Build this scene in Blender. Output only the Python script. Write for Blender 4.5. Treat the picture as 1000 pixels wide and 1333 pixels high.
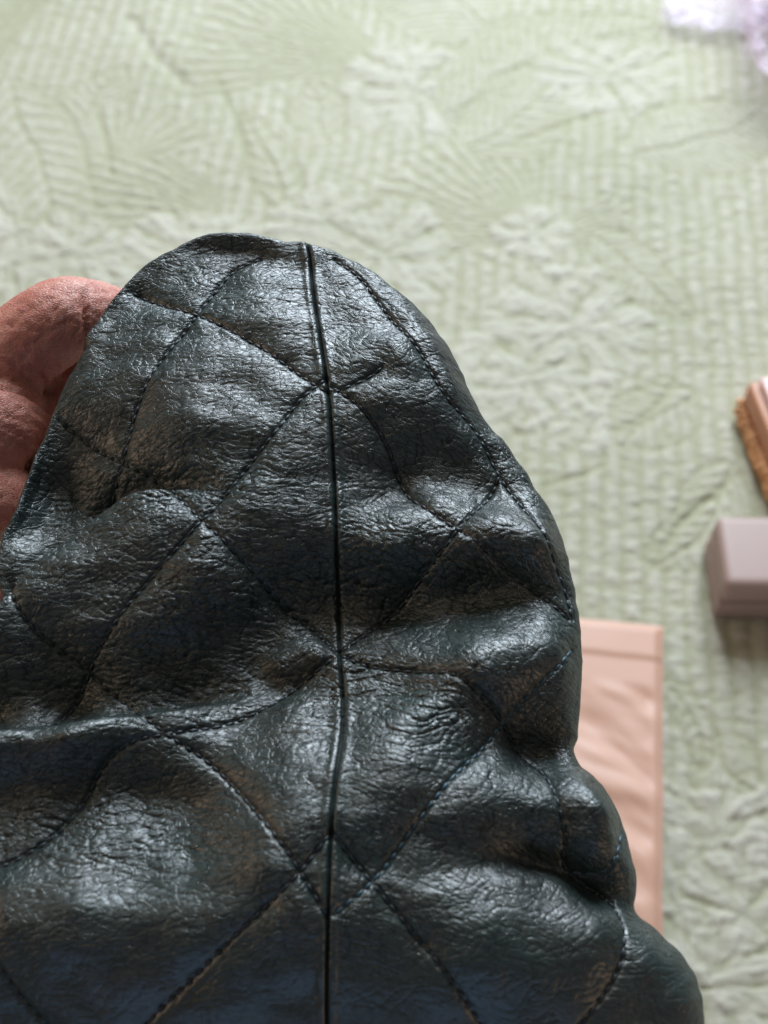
import bpy, bmesh, math, random
import numpy as np
from mathutils import Vector, Matrix

for o in list(bpy.data.objects):
    bpy.data.objects.remove(o, do_unlink=True)
scene = bpy.context.scene
col = scene.collection
R = math.radians

# ------------------------------------------------------------------ camera
cam_d = bpy.data.cameras.new('camera')
cam = bpy.data.objects.new('camera', cam_d)
col.objects.link(cam)
cam.location = (0, 0, 0.62)
cam.rotation_euler = (R(33), 0, 0)
cam_d.sensor_fit = 'HORIZONTAL'
cam_d.sensor_width = 36
cam_d.lens = 58.32
cam_d.clip_start = 0.01
cam_d.clip_end = 50
cam_d.dof.use_dof = True
cam_d.dof.focus_distance = 0.262
cam_d.dof.aperture_fstop = 23
scene.camera = cam

# ------------------------------------------------------------------ room light
world = bpy.data.worlds.new('World')
scene.world = world
world.use_nodes = True
bg = world.node_tree.nodes['Background']
bg.inputs[0].default_value = (0.95, 0.93, 1.0, 1)
bg.inputs[1].default_value = 0.11

def area(name, loc, target, sx, sy, watts, color):
    d = bpy.data.lights.new(name, 'AREA')
    d.shape = 'RECTANGLE'; d.size = sx; d.size_y = sy
    d.energy = watts; d.color = color
    o = bpy.data.objects.new(name, d)
    col.objects.link(o)
    o.location = loc
    o.rotation_euler = (Vector(target) - Vector(loc)).to_track_quat('-Z', 'Y').to_euler()
    return o

area('window_light', (0.28, 1.52, 1.08), (0.05, 0.35, 0.1), 0.8, 0.95, 56, (0.79, 0.90, 1.0))
area('ceiling_bounce', (-0.2, 0.95, 2.3), (-0.1, 0.6, 0), 2.6, 2.2, 7.5, (1.0, 0.76, 0.46))
area('viewer_side_bounce', (0.0, -0.75, 0.36), (0, 0.1, 0.40), 0.8, 0.5, 1.0, (0.36, 0.60, 1.0))
area('room_bounce_right', (1.0, -0.7, 0.30), (0.2, 0.3, 0.0), 0.6, 0.4, 1.8, (1.0, 0.70, 0.45))
area('room_bounce_left', (-1.7, 0.1, 0.9), (0, 0.2, 0.3), 1.2, 1.0, 8.5, (1.0, 0.72, 0.50))

vs = scene.view_settings
vs.view_transform = 'Standard'
vs.look = 'None'
vs.exposure = 0.0
vs.gamma = 1.0
vs.use_curve_mapping = False

# ------------------------------------------------------------------ numpy helpers
def _hash(ix, iy, seed):
    h = (ix.astype(np.int64) * 374761393 + iy.astype(np.int64) * 668265263 + seed * 974634777) & 0xffffffff
    h = ((h ^ (h >> 13)) * 1274126177) & 0xffffffff
    h = h ^ (h >> 16)
    return (h & 0xffff) / 65535.0

def gnoise(x, y, seed=0):
    """2-D gradient noise, about -0.7..0.7"""
    x = np.asarray(x, float); y = np.asarray(y, float)
    ix = np.floor(x); iy = np.floor(y)
    fx = x - ix; fy = y - iy
    u = fx * fx * fx * (fx * (fx * 6 - 15) + 10); v = fy * fy * fy * (fy * (fy * 6 - 15) + 10)
    def g(dx, dy):
        a = _hash(ix + dx, iy + dy, seed) * 2 * np.pi
        return np.cos(a) * (fx - dx) + np.sin(a) * (fy - dy)
    a = g(0, 0) * (1 - u) + g(1, 0) * u
    b = g(0, 1) * (1 - u) + g(1, 1) * u
    return a * (1 - v) + b * v

def fbm(x, y, seed=0, n=3):
    s = 0; a = 1; t = 0
    for i in range(n):
        s = s + a * gnoise(x * 2 ** i + 17.3 * i, y * 2 ** i + 5.1 * i, seed + i); t += a; a *= .5
    return s / t * 1.6

def sstep(a, b, x):
    t = np.clip((x - a) / (b - a), 0, 1)
    return t * t * (3 - 2 * t)

def worley(x, y, seed=0):
    """F1 and edge distance F2-F1 of a jittered grid"""
    ix = np.floor(x); iy = np.floor(y)
    f1 = np.full(x.shape, 9.0); f2 = np.full(x.shape, 9.0); cid = np.zeros(x.shape)
    for dx in (-1, 0, 1):
        for dy in (-1, 0, 1):
            cx = ix + dx; cy = iy + dy
            d = np.hypot(cx + .1 + .8 * _hash(cx, cy, seed) - x, cy + .1 + .8 * _hash(cx, cy, seed + 7) - y)
            near = d < f1
            f2 = np.where(near, f1, np.minimum(f2, d))
            cid = np.where(near, _hash(cx, cy, seed + 13), cid)
            f1 = np.where(near, d, f1)
    return f1, f2 - f1, cid

def seg_dist(x, y, pts, margin=None):
    """distance to a polyline, signed side (+ = left of travel), fraction along it"""
    P = np.asarray(pts, float)
    L = np.hypot(*(P[1:] - P[:-1]).T); cum = np.concatenate([[0], np.cumsum(L)])
    if margin is not None:
        lo = P.min(0) - margin; hi = P.max(0) + margin
        inside = (x > lo[0]) & (x < hi[0]) & (y > lo[1]) & (y < hi[1])
        o = [np.full(x.shape, 1e3), np.zeros(x.shape), np.zeros(x.shape)]
        if inside.any():
            for a, b in zip(o, seg_dist(x[inside], y[inside], pts)): a[inside] = b
        return o
    best = np.full(x.shape, 1e9); side = np.zeros(x.shape); frac = np.zeros(x.shape)
    for i in range(len(P) - 1):
        ax, ay = P[i]; bx, by = P[i + 1]
        vx, vy = bx - ax, by - ay
        l2 = vx * vx + vy * vy + 1e-12
        t = np.clip(((x - ax) * vx + (y - ay) * vy) / l2, 0, 1)
        dx = x - ax - t * vx; dy = y - ay - t * vy
        d = dx * dx + dy * dy
        m = d < best
        best = np.where(m, d, best)
        side = np.where(m, np.sign(vx * dy - vy * dx), side)
        frac = np.where(m, (cum[i] + t * L[i]) / cum[-1], frac)
    return np.sqrt(best), side, frac

def catmull(pts, n=8):
    P = [np.array(p, float) for p in pts]
    P = [2 * P[0] - P[1]] + P + [2 * P[-1] - P[-2]]
    out = []
    for i in range(1, len(P) - 2):
        p0, p1, p2, p3 = P[i - 1:i + 3]
        for k in range(n):
            t = k / n
            out.append(.5 * (2 * p1 + (p2 - p0) * t + (2 * p0 - 5 * p1 + 4 * p2 - p3) * t * t + (3 * p1 - p0 - 3 * p2 + p3) * t ** 3))
    out.append(P[-2])
    return np.array(out)

def arclen(P, t):
    L = np.concatenate([[0], np.cumsum(np.hypot(*(P[1:] - P[:-1]).T))]); L /= L[-1]
    return np.stack([np.interp(t, L, P[:, 0]), np.interp(t, L, P[:, 1])], -1)

def grid_mesh(name, X, Y, Z, uv=None, attrs=None, flip=False):
    nv, nu = X.shape
    me = bpy.data.meshes.new(name)
    co = np.stack([X, Y, Z], -1).reshape(-1, 3).astype(np.float32)
    idx = np.arange(nv * nu).reshape(nv, nu)
    q = np.stack([idx[:-1, :-1], idx[:-1, 1:], idx[1:, 1:], idx[1:, :-1]], -1).reshape(-1, 4)
    if flip: q = q[:, ::-1]
    me.vertices.add(len(co)); me.vertices.foreach_set('co', co.ravel())
    me.loops.add(q.size); me.loops.foreach_set('vertex_index', q.ravel().astype(np.int32))
    me.polygons.add(len(q)); me.polygons.foreach_set('loop_start', (np.arange(len(q)) * 4).astype(np.int32))
    me.polygons.foreach_set('use_smooth', np.ones(len(q), bool))
    me.update(calc_edges=True)
    if uv is not None:
        ul = me.uv_layers.new(name='grain')
        ul.data.foreach_set('uv', np.stack([uv[0].ravel()[q], uv[1].ravel()[q]], -1).astype(np.float32).ravel())
    for k, a in (attrs or {}).items():
        at = me.attributes.new(k, 'FLOAT', 'POINT')
        at.data.foreach_set('value', a.ravel().astype(np.float32))
    return me

def link(name, me, mat, parent=None, loc=None):
    o = bpy.data.objects.new(name, me)
    col.objects.link(o)
    if mat: o.data.materials.append(mat)
    if parent: o.parent = parent
    if loc is not None: o.location = loc
    return o

def tag(o, label=None, cat=None, group=None, kind=None):
    if label: o['label'] = label
    if cat: o['category'] = cat
    if group: o['group'] = group
    if kind: o['kind'] = kind
    return o

def empty(name, loc=(0, 0, 0), rot=(0, 0, 0)):
    o = bpy.data.objects.new(name, None)
    col.objects.link(o); o.location = loc; o.rotation_euler = rot
    o.empty_display_size = .02
    return o

def bm_mesh(name, bm, smooth=True):
    me = bpy.data.meshes.new(name)
    bm.to_mesh(me); bm.free()
    if smooth: me.polygons.foreach_set('use_smooth', [True] * len(me.polygons))
    return me

# ------------------------------------------------------------------ materials
class NT:
    def __init__(s, name):
        s.m = bpy.data.materials.new(name); s.m.use_nodes = True
        s.t = s.m.node_tree; s.b = s.t.nodes['Principled BSDF']; s.out = s.t.nodes['Material Output']
    def n(s, typ, ins=None, **kw):
        nd = s.t.nodes.new('ShaderNode' + typ)
        for k, v in kw.items(): setattr(nd, k, v)
        for k, v in (ins or {}).items(): s.set(nd.inputs[k], v)
        return nd
    def set(s, sock, v):
        if isinstance(v, bpy.types.NodeSocket): s.t.links.new(v, sock)
        else: sock.default_value = v
    def p(s, **kw):
        for k, v in kw.items(): s.set(s.b.inputs[k.replace('_', ' ')], v)
    def math(s, op, a, b=0.0, c=None):
        nd = s.n('Math', operation=op); s.set(nd.inputs[0], a); s.set(nd.inputs[1], b)
        if c is not None: s.set(nd.inputs[2], c)
        return nd.outputs[0]
    def maprange(s, v, a, b, c, d, smooth=False):
        nd = s.n('MapRange', {0: v, 1: a, 2: b, 3: c, 4: d})
        if smooth: nd.interpolation_type = 'SMOOTHSTEP'
        return nd.outputs[0]
    def mix(s, f, a, b):
        nd = s.n('Mix', data_type='RGBA'); s.set(nd.inputs[0], f); s.set(nd.inputs[6], a); s.set(nd.inputs[7], b)
        return nd.outputs[2]
    def noise(s, vec, scale, detail=3, rough=.55, dist=0):
        return s.n('TexNoise', {'Vector': vec, 'Scale': scale, 'Detail': detail, 'Roughness': rough, 'Distortion': dist}).outputs[0]
    def obj(s): return s.n('TexCoord').outputs['Object']
    def bump(s, h, strength, dist, normal=None):
        nd = s.n('Bump', {'Height': h, 'Strength': strength, 'Distance': dist})
        if normal: s.set(nd.inputs['Normal'], normal)
        return nd.outputs[0]

def leather_material():
    t = NT('black_pebbled_leather')
    uv = t.n('UVMap', uv_map='grain').outputs[0]
    crk = t.n('Attribute', attribute_name='crack').outputs['Fac']
    wob = t.n('TexNoise', {'Vector': uv, 'Scale': .55, 'Detail': 2})
    off = t.n('VectorMath', {0: wob.outputs['Color'], 1: (.5, .5, .5)}, operation='SUBTRACT').outputs[0]
    off = t.n('VectorMath', {0: off, 'Scale': 1.3}, operation='SCALE').outputs[0]
    c = t.n('VectorMath', {0: uv, 1: off}, operation='ADD').outputs[0]
    v1 = t.n('TexVoronoi', {'Vector': c, 'Scale': 1.25, 'Randomness': 1.0}, feature='DISTANCE_TO_EDGE', voronoi_dimensions='2D').outputs['Distance']
    v2 = t.n('TexVoronoi', {'Vector': c, 'Scale': .42, 'Randomness': 1.0}, feature='DISTANCE_TO_EDGE', voronoi_dimensions='2D').outputs['Distance']
    v3 = t.n('TexVoronoi', {'Vector': c, 'Scale': 2.1, 'Randomness': 1.0}, feature='DISTANCE_TO_EDGE', voronoi_dimensions='2D').outputs['Distance']
    f1 = t.n('TexVoronoi', {'Vector': c, 'Scale': 1.25, 'Randomness': 1.0}, feature='F1', voronoi_dimensions='2D').outputs['Distance']
    dome = t.math('SUBTRACT', 1.0, t.math('MULTIPLY', f1, f1))
    a = t.math('ADD', t.math('MULTIPLY', t.maprange(v1, 0, .10, 0, 1, True), .55), t.math('MULTIPLY', dome, .45))
    b = t.maprange(v2, 0, .045, 0, 1, True)
    d = t.maprange(v3, 0, .12, 0, 1, True)
    patch = t.maprange(t.noise(uv, .13, 2), .35, .65, .45, 1.0)
    hb = t.math('MULTIPLY', b, .48)
    ha = t.math('MULTIPLY', t.math('MULTIPLY', a, patch), .95)
    hd = t.math('MULTIPLY', d, .10)
    fine = t.math('MULTIPLY', t.noise(uv, 3.2, 3), .12)
    h = t.math('ADD', t.math('ADD', ha, hb), t.math('ADD', hd, fine))
    h = t.math('MULTIPLY', h, crk)
    nrm = t.bump(h, 1.0, .00015)
    crev = t.n('Attribute', attribute_name='crevice_shade').outputs['Fac']
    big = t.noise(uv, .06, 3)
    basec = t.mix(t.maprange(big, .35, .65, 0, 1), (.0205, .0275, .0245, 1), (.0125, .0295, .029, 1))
    colr = t.mix(crev, (.005, .006, .006, 1), basec)  # crease shade painted into the colour; unfinished creases also lose gloss below
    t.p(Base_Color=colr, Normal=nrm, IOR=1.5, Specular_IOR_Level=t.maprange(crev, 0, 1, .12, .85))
    t.p(Roughness=t.maprange(t.noise(uv, .5, 3), .3, .7, .355, .46))
    return t.m

def thread_material():
    t = NT('dark_blue_thread')
    w = t.n('TexNoise', {'Vector': t.obj(), 'Scale': 900.0, 'Detail': 1})
    t.p(Base_Color=t.mix(w.outputs[0], (.004, .007, .010, 1), (.010, .019, .028, 1)), Roughness=.5)
    t.p(Normal=t.bump(w.outputs[0], .5, .0002))
    return t.m

def blue_thread_material():
    t = NT('steel_blue_thread')
    w = t.n('TexNoise', {'Vector': t.obj(), 'Scale': 900.0, 'Detail': 1})
    t.p(Base_Color=t.mix(w.outputs[0], (.012, .034, .05, 1), (.028, .08, .115, 1)), Roughness=.45)
    return t.m

def quilt_material():
    t = NT('sage_matelasse_cotton')
    co = t.obj()
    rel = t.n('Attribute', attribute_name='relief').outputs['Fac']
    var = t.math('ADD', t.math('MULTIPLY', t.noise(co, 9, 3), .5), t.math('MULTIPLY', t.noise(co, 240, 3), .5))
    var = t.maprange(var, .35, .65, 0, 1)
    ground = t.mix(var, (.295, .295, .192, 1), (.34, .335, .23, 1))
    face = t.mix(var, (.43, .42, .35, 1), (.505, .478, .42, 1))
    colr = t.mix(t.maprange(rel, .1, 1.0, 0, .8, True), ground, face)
    t.p(Base_Color=colr, Roughness=.9, Specular_IOR_Level=.25, Sheen_Weight=.15, Sheen_Roughness=.5)
    wx = t.n('TexWave', {'Vector': co, 'Scale': 260.0, 'Distortion': 1.5, 'Detail': 1}, bands_direction='X').outputs[1]
    wy = t.n('TexWave', {'Vector': co, 'Scale': 260.0, 'Distortion': 1.5, 'Detail': 1}, bands_direction='Y').outputs[1]
    weave = t.math('ADD', t.math('MULTIPLY', wx, wy), t.noise(co, 500, 2))
    puck = t.noise(t.n('Mapping', {'Vector': co, 'Scale': (190.0, 330.0, 190.0)}).outputs[0], 1.0, 3)
    t.p(Normal=t.bump(weave, .6, .0006, t.bump(puck, 1.0, .0010)))
    return t.m

def simple(name, c1, c2, scale, rough, bump=0, bscale=400, bdist=.0003, **kw):
    t = NT(name); co = t.obj()
    t.p(Base_Color=t.mix(t.noise(co, scale, 4), tuple(c1) + (1,), tuple(c2) + (1,)), Roughness=rough)
    if bump: t.p(Normal=t.bump(t.noise(co, bscale, 4), bump, bdist))
    t.p(**kw)
    return t.m

def satin_material():
    t = NT('pale_pink_satin'); co = t.obj()
    t.p(Base_Color=t.mix(t.noise(co, 30, 3), (.46, .258, .18, 1), (.53, .32, .24, 1)), Roughness=.5, Sheen_Weight=.3, Sheen_Roughness=.3)
    st = t.n('Mapping', {'Vector': co, 'Scale': (300.0, 2600.0, 300.0)}).outputs[0]
    t.p(Normal=t.bump(t.noise(st, 1, 2), .25, .0002))
    return t.m

def skin_material():
    t = NT('skin'); co = t.obj()
    n1 = t.noise(co, 45, 4); n2 = t.noise(co, 260, 3)
    base = t.mix(t.maprange(n1, .35, .65, 0, 1), (.45, .185, .14, 1), (.56, .265, .21, 1))
    base = t.mix(t.maprange(n2, .45, .7, 0, .5), base, (.40, .115, .09, 1))
    vo = t.n('TexVoronoi', {'Vector': t.n('Mapping', {'Vector': co, 'Scale': (1100.0, 1900.0, 1100.0)}).outputs[0], 'Scale': 1.0}, feature='DISTANCE_TO_EDGE').outputs['Distance']
    cell = t.maprange(vo, 0, .2, 0, 1, True)
    h = t.math('ADD', t.math('MULTIPLY', cell, .5), t.noise(co, 1200, 3))
    t.p(Base_Color=base, Roughness=.46, Specular_IOR_Level=.45, Subsurface_Weight=.35, Subsurface_Scale=.0035, Subsurface_Radius=(1.0, .35, .2))
    t.p(Normal=t.bump(h, .6, .0003))
    return t.m

def plastic_material():
    t = NT('clear_crinkled_plastic')
    tr = t.n('BsdfTransparent', {'Color': (.97, .97, 1, 1)})
    t.p(Base_Color=(.9, .76, .82, 1), Roughness=.16, Specular_IOR_Level=.9)
    nrm = t.bump(t.noise(t.obj(), 55, 4), .8, .004)
    t.p(Normal=nrm)
    lw = t.n('LayerWeight', {'Blend': .45, 'Normal': nrm}).outputs['Facing']
    mx = t.n('MixShader', {0: t.maprange(lw, 0, 1, .05, .48)})
    t.t.links.new(tr.outputs[0], mx.inputs[1]); t.t.links.new(t.b.outputs[0], mx.inputs[2])
    t.t.links.new(mx.outputs[0], t.out.inputs['Surface'])
    return t.m

M = dict(leather=leather_material(), thread=thread_material(), quilt=quilt_material(), satin=satin_material(), skin=skin_material(), plastic=plastic_material())
M['blue_thread'] = blue_thread_material()
M['lining'] = simple('dark_lining', (.012, .011, .011), (.02, .018, .018), 60, .8, .3)
M['box'] = simple('mauve_paper', (.30, .212, .19), (.34, .24, .215), 25, .5, .25, 700, .0002)
M['tan'] = simple('tan_brown_leather', (.36, .155, .075), (.44, .20, .105), 60, .45, .4, 500, .0004)
M['tan_top'] = simple('dusty_pink_leather', (.56, .36, .33), (.62, .41, .37), 40, .38, .3, 500, .0003)
M['bead'] = simple('copper_braid', (.50, .24, .10), (.60, .32, .15), 200, .4, .2)
M['pink'] = simple('pink_fabric', (.66, .22, .26), (.78, .36, .40), 30, .6, .3)
M['red'] = simple('red_fabric', (.62, .06, .05), (.70, .10, .08), 30, .6, .3)

# ------------------------------------------------------------------ bedspread (structure)
def bed_relief(x, y):
    """height in mm of the woven relief, metres in"""
    a = R(5.0)
    wx = x + .0075 * fbm(x / .05, y / .05, 41, 3); wy = y + .0080 * fbm(x / .05, y / .05, 44, 3)
    mx = x + .0028 * fbm(x / .07, y / .07, 45, 2); my = y + .002 * fbm(x / .05, y / .05, 46, 2)
    u = mx * math.cos(a) - my * math.sin(a); v = mx * math.sin(a) + my * math.cos(a)
    # ribbed ground: long ribs with puckers across
    per = .0118
    k = np.floor(u / per)
    rib = 1.5 * np.abs(np.sin(np.pi * u / per)) ** .45
    ph = _hash(k, k * 0, 3) * 6.28
    puck = np.clip(.5 + .9 * fbm(k * 7.3 + u / .02, v / .0052, 5, 2), 0, 1)
    h = rib * (.65 + .75 * puck ** .8) + .25 * fbm(u / .006, v / .004, 8, 2)
    cov = np.zeros(x.shape)

    def put(hm, m):
        nonlocal h, cov
        h = h * (1 - m) + hm * m
        cov = np.maximum(cov, m)

    def fan(c, r0, r1, a0, a1, n, seed):
        dx, dy = wx - c[0], wy - c[1]
        r = np.hypot(dx, dy); th = np.degrees(np.arctan2(dy, dx)) % 360
        th = (th - a0) % 360; span = (a1 - a0) % 360
        m = sstep(r0 * .7, r0, r) * (1 - sstep(r1 * .86, r1, r + .012 * fbm(th / 14, r * 0, seed, 1))) * sstep(0, 5, th) * (1 - sstep(span - 5, span, th))
        ray = np.abs(np.sin(np.pi * (th / span * n + .15 * fbm(r / .03, th / 30, seed, 2)))) ** .7
        cross = .75 + .5 * fbm(r / .008, th / 3, seed + 2, 2)
        put(2.3 * ray * cross * (.55 + .45 * np.clip(r / r1, 0, 1)), m)

    def rosette(c, rad, rings, seed, rot=0.0, stretch=1.0):
        dx, dy = (wx - c[0]), (wy - c[1]) / stretch
        r = np.hypot(dx, dy); th = np.arctan2(dy, dx) + rot
        hm = np.zeros(x.shape)
        for i in range(rings):
            rc = rad * (i + .55) / rings
            n = 4 + 3 * i
            t = th * n / (2 * np.pi) + .5 * i + .2 * np.sin(seed + i)
            ft = (t - np.floor(t) - .5) * 2
            pw = rad / rings * 1.05
            e = 1 - ((r - rc) / pw) ** 2 - (ft / 1.02) ** 2
            pet = np.sqrt(np.clip(e, 0, 1)) * (1.0 + .6 * _hash(np.floor(t) % n, t * 0 + i, seed))
            pet = pet * (.86 + .14 * np.cos(ft * 9))
            hm = np.maximum(hm, pet * 2.0)
        put(hm, 1 - sstep(rad * .9, rad * 1.04, r + .008 * fbm(th, r * 0, seed, 1)))

    def leaf(p0, p1, w, nv, seed, k=.9):
        p0 = np.array(p0); p1 = np.array(p1); ax = p1 - p0; L = np.hypot(*ax); ax = ax / L
        s = ((wx - p0[0]) * ax[0] + (wy - p0[1]) * ax[1]) / L
        t = (-(wx - p0[0]) * ax[1] + (wy - p0[1]) * ax[0]) + .18 * w * np.sin(s * 5 + seed)
        hw = w * np.clip(np.sin(np.pi * np.clip(s, 0, 1) ** .8), 0, 1) ** .75
        q = np.abs(t) / (hw + 1e-5)
        m = (1 - sstep(.9, 1.06, q)) * sstep(0, .03, s) * (1 - sstep(.97, 1, s))
        vein = np.abs(np.sin(np.pi * (s * nv - k * np.abs(t) / L * nv))) ** .6
        mid = sstep(0, .0022, np.abs(t))
        put((.35 + 1.25 * vein) * mid * (1.15 - .35 * q), m)
        rim = np.exp(-((q - 1.08) * hw / .0016) ** 2) * sstep(0, .03, s) * (1 - sstep(.97, 1, s))
        h[...] = h - .9 * rim

    rosette(*[(0.1242, 0.5528)], .058, 4, 3, .3, 1.0)
    fan([(0.107, 0.6364)][0], .028, .125, 78, 205, 17, 11)
    rosette(*[(0.1032, 0.6364)], .030, 2, 8, .4, .8)
    fan([(0.107, 0.6364)][0], .03, .075, 335, 40, 8, 12)
    leaf(*[(0.1444, 0.6364), (0.206, 0.5582)], .020, 12, 4)
    rosette(*[(0.0538, 0.4997)], .045, 3, 19, .1, 1.1)
    rosette(*[(0.1319, 0.4721)], .034, 3, 23, .9, .8)
    rosette(*[(0.0933, 0.506)], .036, 3, 26, .5, .9)
    fan([(-0.1031, 0.6591)][0], .02, .13, 130, 235, 15, 31)
    rosette(*[(-0.1283, 0.6034)], .06, 4, 35, .2)
    rosette(*[(-0.2591, 0.7026)], .045, 3, 38, .2, 1.2)
    rosette(*[(-0.2568, 0.6364)], .05, 3, 39, .8, 1.2)
    leaf(*[(-0.241, 0.6747), (-0.2153, 0.8245)], .034, 14, 3)
    fan([(-0.195, 0.7026)][0], .015, .075, 20, 120, 9, 33)
    leaf(*[(-0.0707, 0.663), (-0.1041, 0.7657)], .017, 7, 6)
    leaf(*[(-0.0398, 0.7357), (-0.059, 0.8014)], .022, 6, 9)
    fan([(0.0, 0.8199)][0], .02, .17, 110, 200, 17, 43)
    rosette(*[(0.0234, 0.7879)], .06, 4, 47, .4, .9)
    leaf(*[(0.0347, 0.7657), (0.2218, 0.8775)], .050, 22, 2)
    leaf(*[(0.0565, 0.7273), (0.1539, 0.806)], .040, 13, 7)
    rosette(*[(0.1717, 0.806)], .055, 4, 49, .1, .9)
    leaf(*[(0.1848, 0.7107), (0.2965, 0.7745)], .040, 20, 5, .3)
    leaf(*[(0.0924, 0.8775), (-0.0127, 0.9389)], .06, 14, 5)
    rosette(*[(-0.043, 0.6439)], .04, 3, 55, .1)
    rosette(*[(0.0, 0.6143)], .05, 3, 57, .6)
    leaf(*[(0.198, 0.4997), (0.1415, 0.4485)], .022, 9, 5)
    leaf(*[(0.2218, 0.4341), (0.1548, 0.3612)], .024, 10, 8)
    rosette(*[(0.1719, 0.2076)], .038, 3, 61, .2, .9)
    rosette(*[(0.1436, 0.1691)], .040, 3, 64, .9)
    rosette(*[(0.1792, 0.1672)], .036, 3, 66, .5)
    rosette(*[(0.157, 0.1312)], .042, 4, 68, .5)
    leaf(*[(0.1735, 0.2597), (0.1925, 0.2259)], .018, 8, 5)
    leaf(*[(0.1555, 0.2956), (0.1705, 0.2383)], .010, 8, 2)
    leaf(*[(-0.2878, 0.8106), (-0.2104, 0.5718)], .03, 16, 2)
    rosette(*[(-0.2163, 0.6143)], .04, 3, 71, .5)
    for i, (px, py) in enumerate([(-.42, .35), (-.3, .2), (.38, .2), (.45, .55), (-.45, .7), (.0, 1.0), (.5, .95), (-.2, 1.02)]):
        rosette((px, py), .07, 4, 80 + i)
    # stems: sunk lines between the motifs
    for line in ([(0.2169, 0.4329), (0.1826, 0.4034), (0.1675, 0.3846), (0.1563, 0.3664)], [(0.2006, 0.4172), (0.1725, 0.3953)], [(0.1866, 0.506), (0.169, 0.4812), (0.143, 0.4632)],
                 [(0.1409, 0.4427), (0.1211, 0.4312), (0.0926, 0.4228)], [(0.079, 0.7231), (0.1496, 0.7571), (0.2204, 0.7701)], [(-0.1306, 0.8106), (-0.1122, 0.7571), (-0.095, 0.7067)],
                 [(-0.2209, 0.7745), (-0.2031, 0.7231), (-0.1954, 0.6826)]):
        d, _, f = seg_dist(x, y, catmull(line, 5), .01)
        h = h - 1.3 * np.exp(-(d / .0022) ** 2) * np.sin(np.pi * np.clip(f, .03, .97)) ** .4
    # green border stripes at the far left corner
    d, _, f = seg_dist(x, y, [(-0.3205, 0.8106), (-0.2801, 0.9389)])
    m = 1 - sstep(.012, .016, d)
    h = h * (1 - m) + m * (.3 + .5 * np.sin(d / .004 * 3))
    h = h * (.8 + .45 * fbm(x / .012, y / .007, 98, 2)) + .42 * fbm(u / .0085, v / .0040, 97, 3)
    return h

def build_bed():
    def axis(a, b, step, lo, hi):
        core = np.arange(a, b, step)
        l = a - np.cumsum(np.geomspace(step * 3, .09, 16)); l = l[l > lo]
        r = core[-1] + np.cumsum(np.geomspace(step * 3, .09, 16)); r = r[r < hi]
        return np.concatenate([l[::-1], core, r])
    xs = axis(-.36, .36, .00135, -1.1, 1.1)
    ys = axis(.06, .97, .0014, -.8, 1.9)
    X, Y = np.meshgrid(xs, ys)
    h = bed_relief(X, Y)
    soft = np.exp(-np.clip(np.maximum(np.abs(X) - .36, np.maximum(.06 - Y, Y - .97)), 0, 9) / .03)
    Z = h * .00138 * soft + .0045 * fbm(X / .16, Y / .16, 91, 2) - .0045
    # a soft crease in the cloth
    d, _, f = seg_dist(X, Y, [(-0.2033, 0.8775), (-0.1769, 0.8292), (-0.1531, 0.7969)])
    Z -= .0028 * np.exp(-(d / .006) ** 2)
    Z[0, :] = Z[-1, :] = -.02; Z[:, 0] = Z[:, -1] = -.02
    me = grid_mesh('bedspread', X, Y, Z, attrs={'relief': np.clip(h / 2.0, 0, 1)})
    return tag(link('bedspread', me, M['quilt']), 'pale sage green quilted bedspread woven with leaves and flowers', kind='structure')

build_bed()

# ------------------------------------------------------------------ leather bag (millimetres in the bag's own plane)
SEAM = catmull([(-16.48, 62.6), (-15.23, 50.81), (-13.34, 37.72), (-11.14, 21.56), (-9.94, 4.41), (-9.25, -11.94), (-8.75, -27.55), (-7.9, -36.57), (-7.65, -45.36), (-8.65, -56.72), (-9.22, -66.34), (-9.45, -78.29), (-9.68, -89.8), (-9.71, -96.62), (-9.83, -112.74), (-10.03, -130.76)], 6)
TOPL = catmull([(-65.62, 40.89), (-61.65, 50.53), (-56.28, 59.21), (-49.74, 65.25), (-42.12, 69.73), (-35.17, 71.37), (-28.12, 70.76), (-21.93, 69.32), (-17.19, 69.12)], 8)
TOPR = catmull([(-17.19, 69.12), (-11.9, 67.28), (-5.23, 63.83), (3.11, 57.82), (8.91, 51.31), (13.57, 43.18), (16.8, 35.59)], 8)
LEFT = catmull([(-64.54, 38.74), (-68.14, 28.95), (-72.91, 11.14), (-75.83, 0.86), (-77.88, -6.32), (-78.42, -11.25), (-76.37, -15.79), (-77.33, -19.64), (-82.25, -24.7), (-86.24, -35.21), (-87.28, -50.1), (-86.63, -71.25), (-84.55, -96.8), (-82.28, -113.33), (-77.12, -127.3), (-68.17, -131.82)], 8)
RIGHT = catmull([(16.8, 35.59), (20.71, 25.4), (26.54, 16.91), (32.35, 7.56), (36.42, -1.55), (38.33, -10.61), (39.38, -20.08), (39.37, -31.19), (38.04, -41.2), (36.84, -46.76), (39.03, -50.33), (43.17, -55.31), (45.78, -62.51), (46.98, -70.25), (46.43, -75.9), (50.15, -79.57), (55.14, -84.53), (57.35, -89.81), (57.68, -96.92), (55.99, -113.73), (51.4, -127.93), (43.15, -132.52)], 8)
BOTTOM_L = catmull(np.array([LEFT[-1], LEFT[-1] * .6 + SEAM[-1] * .4 + [0, -7], SEAM[-1] + [0, -8.0]]), 8)
BOTTOM_R = catmull(np.array([SEAM[-1] + [0, -8.0], RIGHT[-1] * .6 + SEAM[-1] * .4 + [0, -7], RIGHT[-1]]), 8)
SEAM = np.vstack([SEAM, BOTTOM_L[-1:]])
TOPR[0] = SEAM[0] = TOPL[-1]
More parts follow.
